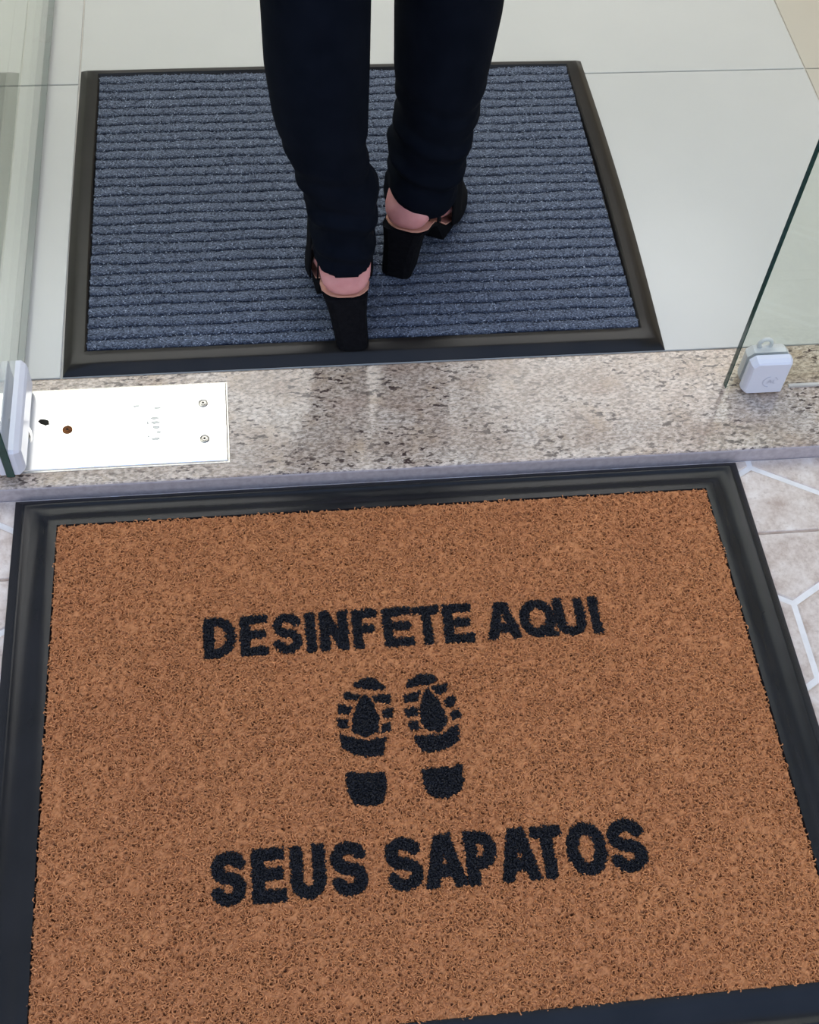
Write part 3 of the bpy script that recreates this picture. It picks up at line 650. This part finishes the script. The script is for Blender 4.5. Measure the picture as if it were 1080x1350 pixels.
for sd in (-1, 1):
    v, f = limb([(BX+sd*.031, BY+.114, 1.625), (BX+sd*.0312, BY+.1145, 1.625)], [.012, .012], 14); eye = pydata('eye', v, f, M_EYE, per, True)
    v, f = limb([(BX+sd*.031, BY+.123, 1.625), (BX+sd*.031, BY+.1235, 1.625)], [.0052, .0052], 12); pydata('iris', v, f, M_IRIS, eye, True)
v, f = limb([(BX-.022, BY+.112, 1.562), (BX, BY+.121, 1.563), (BX+.022, BY+.112, 1.562)], [.004, .0075, .004], 10); pydata('lips', v, f, M_LIP, per, True)

# sandals
def sheet_band(ft, pts, half, off, n=12):
    """strap: polyline of (along, side, z) with width direction given, thickened"""
    P = [ft.at(*p) for p in pts]; rings = []
    for i, p in enumerate(P):
        d = (P[min(i+1, len(P)-1)]-P[max(i-1, 0)]).normalized(); c = ft.at(.045, 0, .16); o_ = (p-c); o_ = (o_-d*o_.dot(d)).normalized(); w_ = d.cross(o_)
        h = half[i] if isinstance(half, (list, tuple)) else half
        rings.append([p+w_*h+o_*off, p+w_*h*.9-o_*.001, p-w_*h*.9-o_*.001, p-w_*h+o_*off, p+o_*(off+.0012)])
    return loft(rings)
def sandal(ft, lab_, heel_shift, sides, side=0):
    sh = empty('sandal', tuple(ft.at(.1, 0, .02))); sh.parent = per; sh.matrix_parent_inverse = Matrix.Translation(-per.location)
    # footbed under the foot
    A = [0, .003, .007, .014, .026, .045, .07, .097, .13, .16, .19, .21, .225]; rings = []; rb = []
    for i, a in enumerate(A):
        zb = ft.sec(max(0, min(a, .215)))[1]; hw = (0.010, .019, .0245, .0305, .0325, .031, .030, .035, .040, .040, .034, .023, .008)[i]
        if a < .03: zb = .112
        zb -= .0005
        rings.append([ft.at(a, -hw, zb-.0022), ft.at(a, -hw*1.0, zb), ft.at(a, 0, zb+.0006), ft.at(a, hw, zb), ft.at(a, hw, zb-.0022)])
        low = .0205 if a > .095 else zb-.010
        k_ = .97; rb.append([ft.at(a*k_+.001, -hw*k_, low), ft.at(a*k_+.001, -hw*k_, zb-.0024), ft.at(a*k_+.001, hw*k_, zb-.0024), ft.at(a*k_+.001, hw*k_, low)])
    pts = lambda r: [tuple(p) for p in r]
    L = Matrix.Translation(-Vector(sh.location))
    def child(nm, vf, mat, smooth=False):
        o = pydata(nm, [tuple(p) for p in vf[0]], vf[1], mat, None, smooth); o.parent = sh
        o.data.transform(Matrix.Translation(-ft.at(.1, 0, .02))); return o
    child('insole', loft([pts(r) for r in rings]), M_INSOLE, False); child('outsole', loft([pts(r) for r in rb]), M_SHOE)
    # block heel
    rr_ = []
    for z, a0, a1, hw in ((.0205, 0.0, .038, .0218), (.045, -.001, .040, .0228), (.075, -.002, .045, .0245), (.095, -.003, .050, .0270), (.1075, -.003, .056, .0295)):
        k_ = (.107-z)/.086; sx = heel_shift[0]*k_; sy = heel_shift[1]*k_; c = .010; r = []
        for u, v_ in ((a0+c, -hw), (a1, -hw), (a1, hw), (a0+c, hw), (a0+c*.3, hw-c*.3), (a0, hw-c), (a0, -hw+c), (a0+c*.3, -hw+c*.3)): r.append(tuple(ft.at(u, v_+side, z)+Vector((sx, sy, 0))))
        rr_.append(r)
    child('heel', loft(rr_), M_SHOE)
    # closed vamp over the front of the foot
    rv = []
    for a in (.078, .090, .102, .112, .13, .15, .17, .19, .206, .220, .226):
        a_, zb, zt, hw = (a, *ft.sec(min(a, .216))[1:]); hw += .0075 if .115 < a < .215 else .005; zt += .005; base = zb+(zt-zb)*.62 if a < .104 else max(.022, zb-.004); r = []
        if a > .22: hw, zt = .013, .046
        for k_ in range(13):
            t_ = math.pi*k_/12; r.append(tuple(ft.at(a+(.012*math.sin(t_) if a < .08 else 0), -hw*math.cos(t_), base+(zt-base)*math.sin(t_)**.8)))
        for k_ in range(13):
            t_ = math.pi*(12-k_)/12; r.append(tuple(ft.at(a+(.012*math.sin(t_) if a < .08 else 0), -(hw-.002)*math.cos(t_), base+(zt-.002-base)*math.sin(t_)**.8)))
        rv.append(r)
    child('vamp', loft(rv), M_SHOE, True)
    # ankle strap ring and a side strap on each side
    ring = []
    for k_ in range(33):
        t_ = 2*math.pi*k_/32; ring.append((.052+.036*math.cos(t_), .033*math.sin(t_), .180-.008*math.cos(t_)))
    child('ankle_strap', sheet_band(ft, ring, .0075, .0012), M_SHOE, True)
    def quarter(sd, a0, a1, z1, off=.0014):
        """leather panel hugging the side of the foot from the sole up under the hem"""
        nz, na = 9, 7; out_, in_ = [], []
        for i in range(nz):
            v_ = i/(nz-1); ro, ri = [], []
            for q in range(na):
                u = q/(na-1); a = a0(v_)+(a1(v_)-a0(v_))*u; zb = ft.sec(a)[1]; hw = ft.sec(a)[3]
                z = zb-.003+(z1-zb+.003)*v_; side = (hw+off)*(1-.10*v_)
                ro.append(ft.at(a, sd*(side+.0007), z)); ri.append(ft.at(a, sd*(side-.0016), z))
            out_.append(ro); in_.append(ri)
        return loft([[tuple(p) for p in ro]+[tuple(p) for p in ri[::-1]] for ro, ri in zip(out_, in_)])
    for sd in sides:
        child('side_strap', quarter(sd, lambda v_: .046+.004*v_, lambda v_: .066-.004*math.sin(math.pi*v_)-.002*v_, .190), M_SHOE, True)
        child('side_strap', quarter(sd, lambda v_: .104+.006*math.sin(math.pi*v_)-.014*v_, lambda v_: .140-.010*v_, .175, .006), M_SHOE, True)
    tag(sh, lab_)
sandal(footL, 'black block-heeled sandal on the trailing left foot', (.010, -.012), (-1, 1))
sandal(footR, 'black block-heeled sandal on the right foot, toe turned out', (-.0060, .001), (-1, 1), -.0035)
